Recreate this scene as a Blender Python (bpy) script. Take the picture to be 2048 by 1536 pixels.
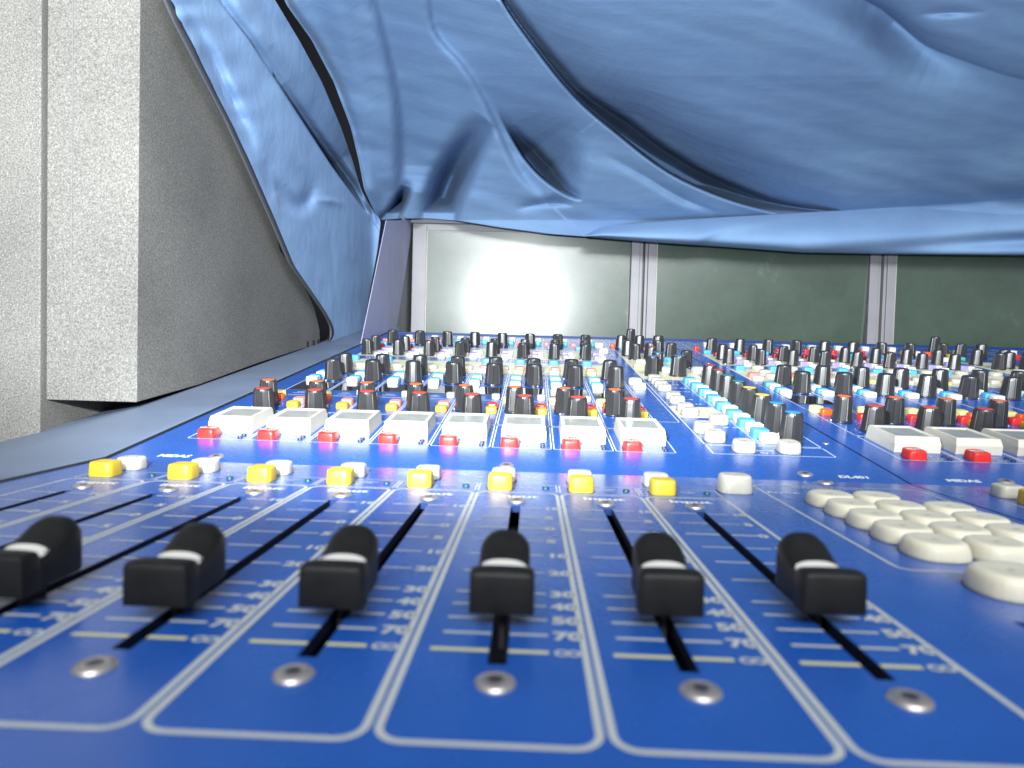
import bpy, math, random
import numpy as np
from mathutils import Matrix, Vector
random.seed(4)
MM = 0.001
for o in list(bpy.data.objects): bpy.data.objects.remove(o, do_unlink=True)
scene = bpy.context.scene
COL = scene.collection

# ------------------------------------------------------------------ camera
def rot(a, b, c):
    ca, sa, cb, sb, cc, sc = math.cos(a), math.sin(a), math.cos(b), math.sin(b), math.cos(c), math.sin(c)
    Rz = np.array([[cc, -sc, 0], [sc, cc, 0], [0, 0, 1]])
    Rx = np.array([[1, 0, 0], [0, ca, -sa], [0, sa, ca]])
    Ry = np.array([[cb, 0, sb], [0, 1, 0], [-sb, 0, cb]])
    return Rz @ Rx @ Ry
CAM = np.array([3.8745, -88.2614, 42.7676])
R = rot(-0.0340, -0.0271, 0.0298)
F = 1365.0
TH = 0.1374          # tilt of the control panel
J = 173.96           # the crease between fader panel and control panel
cd = bpy.data.cameras.new('camera')
cam = bpy.data.objects.new('camera', cd); COL.objects.link(cam)
cd.sensor_width = 36; cd.lens = 36 * F / 2048
cd.clip_start = 0.003; cd.clip_end = 20
M = Matrix.Identity(4)
for i in range(3):
    M[i][0] = R[i, 0]; M[i][1] = R[i, 2]; M[i][2] = -R[i, 1]; M[i][3] = CAM[i] * MM
cam.matrix_world = M
cd.dof.use_dof = True
cd.dof.focus_distance = 0.46
cd.dof.aperture_fstop = 20.5
cd.dof.aperture_blades = 7
scene.camera = cam

# ------------------------------------------------------------------ light
world = bpy.data.worlds.new('World'); scene.world = world; world.use_nodes = True
bg = world.node_tree.nodes['Background']
bg.inputs[0].default_value = (0.78, 0.86, 1.0, 1); bg.inputs[1].default_value = 0.26

def area(name, loc, target, sx, sy, power, color=(1, 1, 1)):
    l = bpy.data.lights.new(name, 'AREA'); l.shape = 'RECTANGLE'; l.size = sx * MM; l.size_y = sy * MM
    l.energy = power; l.color = color
    o = bpy.data.objects.new(name, l); COL.objects.link(o)
    o.location = Vector(loc) * MM
    o.rotation_euler = (Vector(target) - Vector(loc)).to_track_quat('-Z', 'Y').to_euler()
    return o
# the camera's own flash just above the lens
fl = bpy.data.lights.new('camera_flash', 'SPOT'); fl.energy = 18.0; fl.shadow_soft_size = 0.006
fl.spot_size = math.radians(112); fl.spot_blend = 0.35; fl.color = (0.93, 0.98, 1.0)
fo = bpy.data.objects.new('camera_flash', fl); COL.objects.link(fo)
fo.location = (-0.045, -0.100, 0.096)
fo.rotation_euler = Vector((-0.02, 1.0, 0.52)).to_track_quat('-Z', 'Y').to_euler()
# daylight / room light coming in over the photographer under the lifted cover
rl = area('room_light', (60, -700, 650), (60, 600, 280), 760, 380, 6.0, (0.95, 0.98, 1.0)); rl.data.spread = math.radians(82)

scene.view_settings.view_transform = 'Standard'
scene.view_settings.look = 'None'
scene.view_settings.gamma = 1
scene.view_settings.use_curve_mapping = False
scene.view_settings.exposure = 0.35

# ------------------------------------------------------------------ helpers
def ray(x, y): return R @ np.array([(x - 1024) / F, 1.0, -(y - 768) / F])
def proj(w):
    q = (np.asarray(w, float) - CAM) @ R
    return 1024 + F * q[0] / q[1], 768 - F * q[2] / q[1]
def up(x, v, h=0.0):
    return (x, J + v * math.cos(TH) - h * math.sin(TH), v * math.sin(TH) + h * math.cos(TH))
def lo(x, v, h=0.0): return (x, v, h)
MATS = {}
def mat(name, color, rough=0.5, metal=0.0, spec=0.5, noise=None, bump=None, trans=0.0, sss=0.0, coat=0.0):
    """noise=(scale, amount) varies the colour; bump=(scale, distance_mm, strength)"""
    m = bpy.data.materials.new(name); m.use_nodes = True
    nt = m.node_tree; b = nt.nodes['Principled BSDF']
    b.inputs['Base Color'].default_value = (*color, 1); b.inputs['Roughness'].default_value = rough
    b.inputs['Metallic'].default_value = metal; b.inputs['Specular IOR Level'].default_value = spec
    b.inputs['Transmission Weight'].default_value = trans
    b.inputs['Coat Weight'].default_value = coat
    if sss:
        b.inputs['Subsurface Weight'].default_value = sss
        b.inputs['Subsurface Radius'].default_value = (1, .9, .7); b.inputs['Subsurface Scale'].default_value = 0.0015 if sss < .9 else 0.004
    tc = nt.nodes.new('ShaderNodeTexCoord')
    if noise:
        n = nt.nodes.new('ShaderNodeTexNoise'); n.inputs['Scale'].default_value = noise[0]; n.inputs['Detail'].default_value = 6
        nt.links.new(tc.outputs['Object'], n.inputs['Vector'])
        r = nt.nodes.new('ShaderNodeMapRange'); r.inputs['From Min'].default_value = .3; r.inputs['From Max'].default_value = .7
        r.inputs['To Min'].default_value = 1 - noise[1]; r.inputs['To Max'].default_value = 1 + noise[1]
        nt.links.new(n.outputs['Fac'], r.inputs['Value'])
        mx = nt.nodes.new('ShaderNodeVectorMath'); mx.operation = 'SCALE'; mx.inputs[0].default_value = color
        nt.links.new(r.outputs['Result'], mx.inputs['Scale'])
        nt.links.new(mx.outputs['Vector'], b.inputs['Base Color'])
    if bump:
        n = nt.nodes.new('ShaderNodeTexNoise'); n.inputs['Scale'].default_value = bump[0]; n.inputs['Detail'].default_value = 3
        nt.links.new(tc.outputs['Object'], n.inputs['Vector'])
        bp = nt.nodes.new('ShaderNodeBump'); bp.inputs['Distance'].default_value = bump[1] * MM; bp.inputs['Strength'].default_value = bump[2]
        nt.links.new(n.outputs['Fac'], bp.inputs['Height']); nt.links.new(bp.outputs['Normal'], b.inputs['Normal'])
    MATS[name] = m
    return m

mat('blue_paint', (0.010, 0.075, 0.335), 0.25, noise=(60, .07), bump=(2600, .02, .08), spec=.6)
mat('blue_edge', (0.004, 0.03, 0.14), 0.5)
mat('slot_wall', (0.002, 0.007, 0.03), 0.6)  # panel blue taken near black, shade of the slot put into the colour
mat('grey_print', (0.42, 0.44, 0.42), 0.55)
mat('white_print', (0.66, 0.69, 0.70), 0.5)
mat('yellow_print', (0.50, 0.49, 0.26), 0.55)
mat('cream_print', (0.62, 0.60, 0.40), 0.4, noise=(60, .05))
mat('black_hole', (0.004, 0.004, 0.005), 0.6)
mat('black_glass', (0.004, 0.004, 0.006), 0.06, coat=.5)
mat('fader_black', (0.009, 0.009, 0.0085), 0.5, spec=.22, bump=(2500, .02, .4), noise=(300, .2))
mat('knob_black', (0.020, 0.020, 0.021), 0.33, spec=1.0, noise=(60, .15))
mat('white_plastic', (0.60, 0.59, 0.54), 0.4, sss=.15, noise=(80, .04))
mat('box_plastic', (0.58, 0.55, 0.46), 0.42, noise=(70, .05), bump=(900, .02, .15))
mat('window_glass', (0.24, 0.25, 0.235), 0.3, noise=(120, .15))
mat('clear_plastic', (0.40, 0.385, 0.33), 0.40, sss=1.0, noise=(90, .05))
mat('keypad_plastic', (0.57, 0.54, 0.43), 0.45, sss=1.0, noise=(90, .06))
mat('red_plastic', (0.62, 0.025, 0.02), 0.3, sss=.1)
mat('dark_red_plastic', (0.22, 0.004, 0.006), 0.3)
mat('yellow_plastic', (0.47, 0.32, 0.018), 0.42, sss=.1)
mat('orange_plastic', (0.72, 0.10, 0.01), 0.35)
mat('blue_plastic', (0.07, 0.33, 0.62), 0.35)
mat('pink_plastic', (0.70, 0.20, 0.16), 0.35)
mat('purple_plastic', (0.26, 0.22, 0.55), 0.35)
mat('teal_plastic', (0.05, 0.38, 0.33), 0.35)
mat('lightyellow_plastic', (0.65, 0.60, 0.22), 0.35)
mat('cap_red', (0.45, 0.05, 0.03), 0.45); mat('cap_orange', (0.65, 0.13, 0.02), 0.45)
mat('cap_blue', (0.03, 0.22, 0.42), 0.45); mat('cap_yellow', (0.70, 0.50, 0.05), 0.45)
mat('cap_teal', (0.02, 0.20, 0.20), 0.45); mat('cap_black', (0.02, 0.02, 0.022), 0.4)
mat('steel', (0.55, 0.50, 0.46), 0.42, metal=.85, noise=(500, .15))
mat('led_green', (0.005, 0.05, 0.05), 0.3); mat('led_dark', (0.02, 0.02, 0.06), 0.25)
mat('trim_vinyl', (0.12, 0.155, 0.225), 0.55, noise=(25, .12), bump=(1400, .05, .5))
mat('lavender_paint', (0.34, 0.34, 0.50), 0.5, noise=(30, .1))
mat('grey_paint', (0.16, 0.17, 0.17), 0.5, noise=(30, .1))
mat('frame_metal', (0.27, 0.265, 0.28), 0.5, metal=0.1, noise=(40, .05))
mat('dark_metal', (0.03, 0.03, 0.035), 0.4)
mat('tray_grey', (0.07, 0.07, 0.065), 0.5)
mat('gap_black', (0.012, 0.013, 0.016), 0.9)

def dusty(name, amount=.22, scale=1300):
    m = MATS[name]; nt = m.node_tree; b = nt.nodes['Principled BSDF']; tc = nt.nodes['Texture Coordinate']
    src = b.inputs['Base Color'].links[0].from_socket
    n = nt.nodes.new('ShaderNodeTexNoise'); n.inputs['Scale'].default_value = scale; n.inputs['Detail'].default_value = 2
    n2 = nt.nodes.new('ShaderNodeTexNoise'); n2.inputs['Scale'].default_value = 22; n2.inputs['Detail'].default_value = 8; n2.inputs['Roughness'].default_value = .7
    for k in (n, n2): nt.links.new(tc.outputs['Object'], k.inputs['Vector'])
    r = nt.nodes.new('ShaderNodeMapRange'); r.inputs['From Min'].default_value = .70; r.inputs['From Max'].default_value = .76; r.inputs['To Max'].default_value = amount
    nt.links.new(n.outputs['Fac'], r.inputs['Value'])
    mx = nt.nodes.new('ShaderNodeMixRGB'); mx.inputs['Color2'].default_value = (.30, .34, .42, 1)
    nt.links.new(r.outputs['Result'], mx.inputs['Fac']); nt.links.new(src, mx.inputs['Color1']); nt.links.new(mx.outputs['Color'], b.inputs['Base Color'])
    rr = nt.nodes.new('ShaderNodeMapRange'); rr.inputs['From Min'].default_value = .3; rr.inputs['From Max'].default_value = .7
    rr.inputs['To Min'].default_value = .20; rr.inputs['To Max'].default_value = .34
    nt.links.new(n2.outputs['Fac'], rr.inputs['Value']); nt.links.new(rr.outputs['Result'], b.inputs['Roughness'])
dusty('blue_paint')
# foam: dark grey closed-cell with glints painted in as paler grains
def foam_material():
    m = mat('foam', (0.2, 0.2, 0.19), 0.75)
    nt = m.node_tree; b = nt.nodes['Principled BSDF']; tc = nt.nodes['Texture Coordinate']
    n = nt.nodes.new('ShaderNodeTexNoise'); n.inputs['Scale'].default_value = 1050; n.inputs['Detail'].default_value = 5; n.inputs['Roughness'].default_value = .75
    nt.links.new(tc.outputs['Object'], n.inputs['Vector'])
    n2 = nt.nodes.new('ShaderNodeTexNoise'); n2.inputs['Scale'].default_value = 14; n2.inputs['Detail'].default_value = 4
    nt.links.new(tc.outputs['Object'], n2.inputs['Vector'])
    cr = nt.nodes.new('ShaderNodeValToRGB'); e = cr.color_ramp.elements
    e[0].position = .34; e[0].color = (.062, .060, .054, 1); e[1].position = .62; e[1].color = (.19, .185, .17, 1)
    el = cr.color_ramp.elements.new(.74); el.color = (.45, .45, .43, 1)
    nt.links.new(n.outputs['Fac'], cr.inputs['Fac'])
    r = nt.nodes.new('ShaderNodeMapRange'); r.inputs['From Min'].default_value = .3; r.inputs['From Max'].default_value = .7
    r.inputs['To Min'].default_value = .82; r.inputs['To Max'].default_value = 1.15
    nt.links.new(n2.outputs['Fac'], r.inputs['Value'])
    sc = nt.nodes.new('ShaderNodeVectorMath'); sc.operation = 'SCALE'
    nt.links.new(cr.outputs['Color'], sc.inputs[0]); nt.links.new(r.outputs['Result'], sc.inputs['Scale'])
    nt.links.new(sc.outputs['Vector'], b.inputs['Base Color'])
    bp = nt.nodes.new('ShaderNodeBump'); bp.inputs['Distance'].default_value = .3 * MM; bp.inputs['Strength'].default_value = .55
    nt.links.new(n.outputs['Fac'], bp.inputs['Height']); nt.links.new(bp.outputs['Normal'], b.inputs['Normal'])
foam_material()

def cloth_material():
    m = mat('cloth', (0.085, 0.19, 0.42), 0.8, spec=.12)
    nt = m.node_tree; b = nt.nodes['Principled BSDF']; tc = nt.nodes['Texture Coordinate']
    b.inputs['Sheen Weight'].default_value = .1; b.inputs['Sheen Tint'].default_value = (.6, .75, 1, 1)
    n = nt.nodes.new('ShaderNodeTexNoise'); n.inputs['Scale'].default_value = 9; n.inputs['Detail'].default_value = 7; n.inputs['Roughness'].default_value = .6
    nt.links.new(tc.outputs['Object'], n.inputs['Vector'])
    cr = nt.nodes.new('ShaderNodeValToRGB'); e = cr.color_ramp.elements
    e[0].position = .3; e[0].color = (.165, .27, .46, 1); e[1].position = .72; e[1].color = (.215, .355, .54, 1)
    nt.links.new(n.outputs['Fac'], cr.inputs['Fac']); nt.links.new(cr.outputs['Color'], b.inputs['Base Color'])
    # weave + soft crumple
    mp = nt.nodes.new('ShaderNodeMapping'); mp.inputs['Scale'].default_value = (1, 3.2, 2.2); mp.inputs['Rotation'].default_value = (0, .5, 0)
    nt.links.new(tc.outputs['Object'], mp.inputs['Vector'])
    n2 = nt.nodes.new('ShaderNodeTexNoise'); n2.inputs['Scale'].default_value = 11; n2.inputs['Detail'].default_value = 5
    nt.links.new(mp.outputs['Vector'], n2.inputs['Vector'])
    n3 = nt.nodes.new('ShaderNodeTexNoise'); n3.inputs['Scale'].default_value = 900; n3.inputs['Detail'].default_value = 2
    nt.links.new(tc.outputs['Object'], n3.inputs['Vector'])
    b1 = nt.nodes.new('ShaderNodeBump'); b1.inputs['Distance'].default_value = 5 * MM; b1.inputs['Strength'].default_value = .35
    nt.links.new(n2.outputs['Fac'], b1.inputs['Height'])
    b2 = nt.nodes.new('ShaderNodeBump'); b2.inputs['Distance'].default_value = .35 * MM; b2.inputs['Strength'].default_value = .6
    nt.links.new(n3.outputs['Fac'], b2.inputs['Height']); nt.links.new(b1.outputs['Normal'], b2.inputs['Normal'])
    nt.links.new(b2.outputs['Normal'], b.inputs['Normal'])
cloth_material()

def screen_material():
    m = mat('screen_glass', (0.085, 0.11, 0.085), 0.27, spec=1.0)
    nt = m.node_tree; b = nt.nodes['Principled BSDF']; tc = nt.nodes['Texture Coordinate']
    n = nt.nodes.new('ShaderNodeTexNoise'); n.inputs['Scale'].default_value = 13; n.inputs['Detail'].default_value = 8; n.inputs['Roughness'].default_value = .7
    nt.links.new(tc.outputs['Object'], n.inputs['Vector'])
    cr = nt.nodes.new('ShaderNodeValToRGB'); e = cr.color_ramp.elements
    e[0].position = .35; e[0].color = (.044, .068, .048, 1); e[1].position = .62; e[1].color = (.060, .092, .066, 1)
    b.inputs['IOR'].default_value = 1.6
    el = cr.color_ramp.elements.new(.78); el.color = (.14, .17, .14, 1)
    nt.links.new(n.outputs['Fac'], cr.inputs['Fac']); nt.links.new(cr.outputs['Color'], b.inputs['Base Color'])
    rr = nt.nodes.new('ShaderNodeMapRange'); rr.inputs['To Min'].default_value = .24; rr.inputs['To Max'].default_value = .29
    nt.links.new(n.outputs['Fac'], rr.inputs['Value']); nt.links.new(rr.outputs['Result'], b.inputs['Roughness'])
screen_material()

class MB:
    """collects polygons (mm) and makes ONE mesh object (m)"""
    def __init__(s, xf=None): s.v = []; s.f = []; s.m = []; s.mats = []; s.xf = xf; s.sm = []
    def mi(s, name):
        if name not in s.mats: s.mats.append(name)
        return s.mats.index(name)
    def poly(s, vs, mname, xf=None, smooth=False):
        x = xf or s.xf; b = len(s.v)
        s.v += [x(*p) if x else tuple(p) for p in vs]
        s.f.append(tuple(range(b, b + len(vs)))); s.m.append(s.mi(mname)); s.sm.append(smooth)
    def mesh(s, vs, fs, mname, smooth=False, xf=None):
        x = xf or s.xf; b = len(s.v); k = s.mi(mname)
        s.v += [x(*p) if x else tuple(p) for p in vs]
        for f in fs: s.f.append(tuple(b + i for i in f)); s.m.append(k); s.sm.append(smooth)
    def rect(s, x0, v0, x1, v1, h, m): s.poly([(x0, v0, h), (x1, v0, h), (x1, v1, h), (x0, v1, h)], m)
    def box(s, x0, y0, z0, x1, y1, z1, m):
        vs = [(x0, y0, z0), (x1, y0, z0), (x1, y1, z0), (x0, y1, z0), (x0, y0, z1), (x1, y0, z1), (x1, y1, z1), (x0, y1, z1)]
        s.mesh(vs, [(0, 3, 2, 1), (4, 5, 6, 7), (0, 1, 5, 4), (1, 2, 6, 5), (2, 3, 7, 6), (3, 0, 4, 7)], m)
    def outline(s, x0, v0, x1, v1, r, w, h, m, n=5):
        def loop(o):
            pts = []
            for cx, cy, a0 in ((x1 - r, v1 - r, 0), (x0 + r, v1 - r, 90), (x0 + r, v0 + r, 180), (x1 - r, v0 + r, 270)):
                for i in range(n + 1):
                    a = math.radians(a0 + 90 * i / n); rr = max(r - o, .05)
                    pts.append((cx + rr * math.cos(a), cy + rr * math.sin(a), h))
            return pts
        A, B = loop(0), loop(w); N = len(A)
        s.mesh(A + B, [(i, (i + 1) % N, N + (i + 1) % N, N + i) for i in range(N)], m)
    def disc(s, x, v, r, h, m, n=14): s.poly([(x + r * math.cos(2 * math.pi * i / n), v + r * math.sin(2 * math.pi * i / n), h) for i in range(n)], m)
    def text(s, txt, x, v, size, h, m, sx=1.25, bold=.02, align='C', slant=0.0):
        vs, fs, w = glyphs(txt, bold)
        ox = {'C': -w / 2, 'L': 0, 'R': -w}[align]
        s.mesh([(x + (a + ox) * size * sx + slant * b * size, v + b * size, h) for a, b in vs], fs, m)
    def build(s, name, parent=None, bevel=0, label=None):
        me = bpy.data.meshes.new(name)
        me.from_pydata([(a * MM, b * MM, c * MM) for a, b, c in s.v], [], s.f)
        for k in s.mats: me.materials.append(MATS[k])
        me.polygons.foreach_set('material_index', s.m); me.polygons.foreach_set('use_smooth', s.sm)
        me.update()
        o = bpy.data.objects.new(name, me); COL.objects.link(o); o.parent = parent
        if bevel:
            bv = o.modifiers.new('bevel', 'BEVEL'); bv.width = bevel * MM; bv.segments = 3; bv.limit_method = 'ANGLE'; bv.angle_limit = math.radians(40)
        if label: o['label'] = label
        return o
GL = {}
def glyphs(txt, bold):
    if (txt, bold) in GL: return GL[(txt, bold)]
    c = bpy.data.curves.new('t', 'FONT'); c.body = txt; c.size = 1.0; c.offset = bold; c.resolution_u = 2
    o = bpy.data.objects.new('t', c); COL.objects.link(o)
    dg = bpy.context.evaluated_depsgraph_get(); dg.update()
    me = bpy.data.meshes.new_from_object(o.evaluated_get(dg))
    vs = [(p.co.x, p.co.y) for p in me.vertices]; fs = [tuple(p.vertices) for p in me.polygons]
    w = max([a for a, b in vs] or [0])
    bpy.data.objects.remove(o, do_unlink=True); bpy.data.meshes.remove(me)
    GL[(txt, bold)] = (vs, fs, w); return GL[(txt, bold)]

def thing(name, label, cat, loc=(0, 0, 0)):
    o = bpy.data.objects.new(name, None); COL.objects.link(o); o.location = Vector(loc) * MM
    o.empty_display_size = .02; o['label'] = label; o['category'] = cat
    return o

# ------------------------------------------------------------------ structure
w = MB()  # unseen dark sheets, added so the gaps in the cover look black
w.poly([(-420, 470, -60), (-1100, 1400, -60), (-1100, 1400, 1500), (-420, 470, 1500)], 'gap_black')
w.poly([(-1100, 1400, -60), (1900, 1400, -60), (1900, 1400, 1500), (-1100, 1400, 1500)], 'gap_black')
o = w.build('dark_backdrop'); o['kind'] = 'structure'

# ------------------------------------------------------------------ the console
console = thing('mixing_console', 'blue audio mixing console with rows of faders, knobs and coloured buttons under a cloth cover', 'mixing console', (0, 0, 0))
PX0, PX1, PITCH, PERIOD = -162.0, 148.2, 27.0, 311.0
SX = [-135 + 27 * k for k in range(8)]
VEND = 517.0

def fader_panel_mesh():
    b = MB(lo)
    slots = [(x - 1.4, x + 1.4) for x in SX]
    v0, v1, s0, s1 = -150.0, J, 6.3, 112.3
    xs = [PX0]
    for a, c in slots: xs += [a, c]
    xs += [88.0, 141.0, PX1]
    for i in range(len(xs) - 1):
        a, c = xs[i], xs[i + 1]
        isslot = i % 2 == 1 and i < 16
        istray = abs(a - 88.0) < 1e-6
        if isslot:
            b.rect(a, v0, c, s0, 0, 'blue_paint'); b.rect(a, s1, c, v1, 0, 'blue_paint')
            b.poly([(a, s1, 0), (c, s1, 0), (c, s1, -2.0), (a, s1, -2.0)], 'blue_edge')
            b.poly([(a, s0, 0), (c, s0, 0), (c, s0, -2.0), (a, s0, -2.0)], 'blue_edge')
            b.poly([(a, s0, 0), (a, s1, 0), (a, s1, -2.5), (a, s0, -2.5)], 'slot_wall')
            b.poly([(c, s0, 0), (c, s1, 0), (c, s1, -2.5), (c, s0, -2.5)], 'slot_wall')
        elif istray:
            b.rect(a, v0, c, -30, 0, 'blue_paint'); b.rect(a, 31, c, v1, 0, 'blue_paint')
            for p in ([(a, -30), (c, -30)], [(a, 31), (c, 31)], [(a, -30), (a, 31)], [(c, -30), (c, 31)]):
                b.poly([(*p[0], 0), (*p[1], 0), (*p[1], -3), (*p[0], -3)], 'blue_edge')  # edge shading of the recess put into a darker blue
        else:
            b.rect(a, v0, c, v1, 0, 'blue_paint')
    H = .06
    marks = [(109.2, '10', .8), (97.3, '5', .7), (85.3, '0', 1.0), (73.2, '5', .7), (61.1, '10', .75), (48.7, '20', .75), (36.2, '30', .8), (29.8, '40', .8), (23.4, '50', .8), (17.1, '70', .85), (10.8, '∞', 1.15)]
    for x in SX:
        b.outline(x - 13.25, -14.5, x + 13.25, 132.2, 3.6, 1.0, H, 'grey_print')
        b.outline(x - 13.2, 133.2, x + 13.2, 147.0, 1.0, .45, H, 'grey_print', 2)
        for v, t, th in marks:
            mm_ = 'yellow_print' if t == '∞' else 'grey_print'
            w2 = 10.1 if t in ('0', '∞') else 9.0
            b.rect(x - w2, v - th / 2, x - 1.45, v + th / 2, H, mm_); b.rect(x + 1.45, v - th / 2, x + (7.4 if t != '0' else 8.0), v + th / 2, H, mm_)
            if t == '∞':
                for dx in (9.3, 11.1): b.outline(x + dx - 1.1, v - 1.1, x + dx + 1.1, v + 1.1, 1.0, .55, H, 'grey_print')
            else: b.text(t, x + 8.2, v - 1.45, 4.2, H, 'grey_print', sx=1.08 if len(t) > 1 else 1.2, bold=.05, align='L')
        b.text('Input', x + .3, 124.2, 5.0, H, 'white_print', sx=1.25, bold=.03)
        b.text('fader', x + .7, 142.2, 2.0, H, 'grey_print', sx=1.4, bold=.02, align='L')
        b.text('safe', x + .7, 139.9, 2.0, H, 'grey_print', sx=1.4, bold=.02, align='L')
    # keypad field
    b.outline(84.0, 59.4, 144.0, 161.5, 3.5, .8, H, 'grey_print')
    b.text('AUTOMATION', 110, 157.2, 2.6, H, 'grey_print', sx=1.5)
    b.text('A/VCA', 91, 146.5, 3.0, H, 'white_print', sx=1.3); b.text('REC', 101, 143.5, 2.6, H, 'white_print', sx=1.3)
    b.text('STORE', 114, 146.5, 2.6, H, 'white_print', sx=1.3); b.text('UNDO', 108, 128, 2.4, H, 'white_print', sx=1.2)
    return b

def control_panel_mesh():
    b = MB(up); H = .06
    b.rect(PX0, 0, PX1, VEND, 0, 'blue_paint')
    b.poly([(PX0, VEND, 0), (PX1, VEND, 0), (PX1, VEND, -10), (PX0, VEND, -10)], 'blue_edge')
    b.box(PX0, VEND - 3, 0.02, PX1, VEND, 1.6, 'blue_edge')
    # printed cream fields
    b.rect(SX[0] - 12.6, 240, SX[7] + 12.6, 300, .03, 'cream_print')
    b.rect(SX[0] - 12.6, 320, SX[7] + 12.6, 392, .03, 'cream_print')
    b.rect(83.5, 234, 128, 385, .03, 'cream_print')
    b.rect(83.5, 108, 108.6, 137.5, .03, 'cream_print')
    for x in SX:
        b.outline(x - 13.1, 34.2, x + 13.1, 76.4, 1.2, .42, H, 'white_print', 2)
        b.outline(x - 13.1, 77.6, x + 13.1, 139.2, 1.2, .42, H, 'white_print', 2)
        b.outline(x - 13.1, 140.4, x + 13.1, 239.4, 1.0, .42, H, 'white_print', 2)
        b.outline(x - 13.1, 240.2, x + 13.1, 320, 1.0, .5, H, 'white_print', 2)
        b.outline(x - 13.1, 320.6, x + 13.1, 392, 1.0, .5, H, 'white_print', 2)
        b.outline(x - 13.1, 392.8, x + 13.1, 500, 1.0, .5, H, 'white_print', 2)
        for k, t in enumerate(('auto', 'safe', 'mute', 'safe')):
            b.text(t, x + 1.0, 43.2 - 2.5 * k, 2.2, H, 'grey_print', sx=1.35, align='L')
        b.text('comp', x - 2, 80.5, 2.6, H, 'white_print'); b.text('gate', x + 6, 93.5, 2.6, H, 'white_print')
        # tick ring round knobs
        for kx, kv in ((0, 88), (-5.6, 109), (5, 195), (4.3, 226), (0.6, 410)):
            for a in range(-140, 141, 28):
                a = math.radians(a + 90)
                b.disc(x + kx + 7.6 * math.cos(a), kv + 7.6 * math.sin(a), .42, H, 'white_print', 6)
        b.text('key', x - 1, 149, 2.4, H, 'white_print', sx=1.5); b.text('insert', x - 1, 145.5, 2.4, H, 'white_print', sx=1.5)
        b.rect(x - 11, 186 + 36, x + 11, 186.6 + 36, H, 'white_print')
        for v in (303, 308, 313): b.rect(x - 3, v, x + 9, v + .8, H, 'white_print')
        b.text('routing', x + 1, 396, 3.2, H, 'white_print'); b.rect(x - 8, 445, x + 9, 446, H, 'white_print'); b.rect(x - 8, 470, x + 9, 471, H, 'white_print')
    # centre section
    b.outline(83, 35.2, 136, 50.2, 1, .5, H, 'white_print', 2)
    b.outline(83, 51.2, 109.2, 233, 1, .5, H, 'white_print', 2); b.outline(110.0, 51.2, 136, 233, 1, .5, H, 'white_print', 2)
    b.outline(70 - 2, 95, 81, 235, 1, .45, H, 'white_print', 2)
    b.outline(83, 233.6, 128.5, 386, 1, .5, H, 'white_print', 2); b.outline(83, 387, 136, 500, 1, .5, H, 'white_print', 2)
    b.text('scroll', 107.5, 42, 2.9, H, 'white_print'); b.text('by 1', 107.5, 38.4, 2.9, H, 'white_print')
    for t, v in (('9-16', 145), ('1-8', 159), ('25-32', 186), ('17-24', 199), ('9-16', 212), ('1-8', 225)):
        b.text(t, 96.5, v, 3.4, H, 'white_print', sx=1.35, align='L')
    b.text('all  meters', 101, 86, 2.6, H, 'white_print', align='L')
    for v in (113, 118, 127, 132): b.rect(96, v, 107, v + .7, H, 'grey_print')
    for k in range(5):
        b.rect(125 + 0 * k, 395 + 20 * k, 143, 395.8 + 20 * k, H, 'white_print')
    # maker's name and panel number
    b.text('MIDAS', -139, 5.2, 4.4, H, 'white_print', sx=1.02, bold=.045, slant=.12)
    b.text('DL401', 130, 5.6, 4.2, H, 'white_print', sx=1.05, bold=.045, slant=.12)
    return b

fpm = fader_panel_mesh(); cpm = control_panel_mesh()
fp = fpm.build('fader_panel', console); cp = cpm.build('control_panel', console)
for k in (1, 2):
    c = cp.copy(); COL.objects.link(c); c.location.x += PERIOD * k * MM; c.parent = console
    if k == 1:
        c = fp.copy(); COL.objects.link(c); c.location.x += PERIOD * k * MM; c.parent = console

# chassis below the panels (closes seams and slots with darkness)
b = MB()
prof = [(-150, -9), (J, -9), (up(0, VEND + 4, 0)[1], up(0, VEND + 4, -6)[2]), (up(0, VEND + 4, 0)[1], -60), (-150, -60)]
n = len(prof)
vs = [(-161, y, z) for y, z in prof] + [(800, y, z) for y, z in prof]
b.mesh(vs, [(i, (i + 1) % n, n + (i + 1) % n, n + i) for i in range(n)] + [tuple(range(n)), tuple(range(2 * n - 1, n - 1, -1))], 'black_hole')
# black strip that puts shade into the seam between two bays
for k in (0, 1):
    xs_ = PX1 + .4 + PERIOD * k
    b.mesh([(xs_ - .7, -150, -1.2), (xs_ + .7, -150, -1.2), (xs_ + .7, J, -1.2), (xs_ - .7, J, -1.2), up(xs_ + .7, VEND, -1.2), up(xs_ - .7, VEND, -1.2)], [(0, 1, 2, 3), (3, 2, 4, 5)], 'black_hole')
b.build('chassis', console)
b = MB()
b.poly([(88, -30, -3), (141, -30, -3), (141, 31, -3), (88, 31, -3)], 'tray_grey')
b.build('recessed_tray', console)

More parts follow.
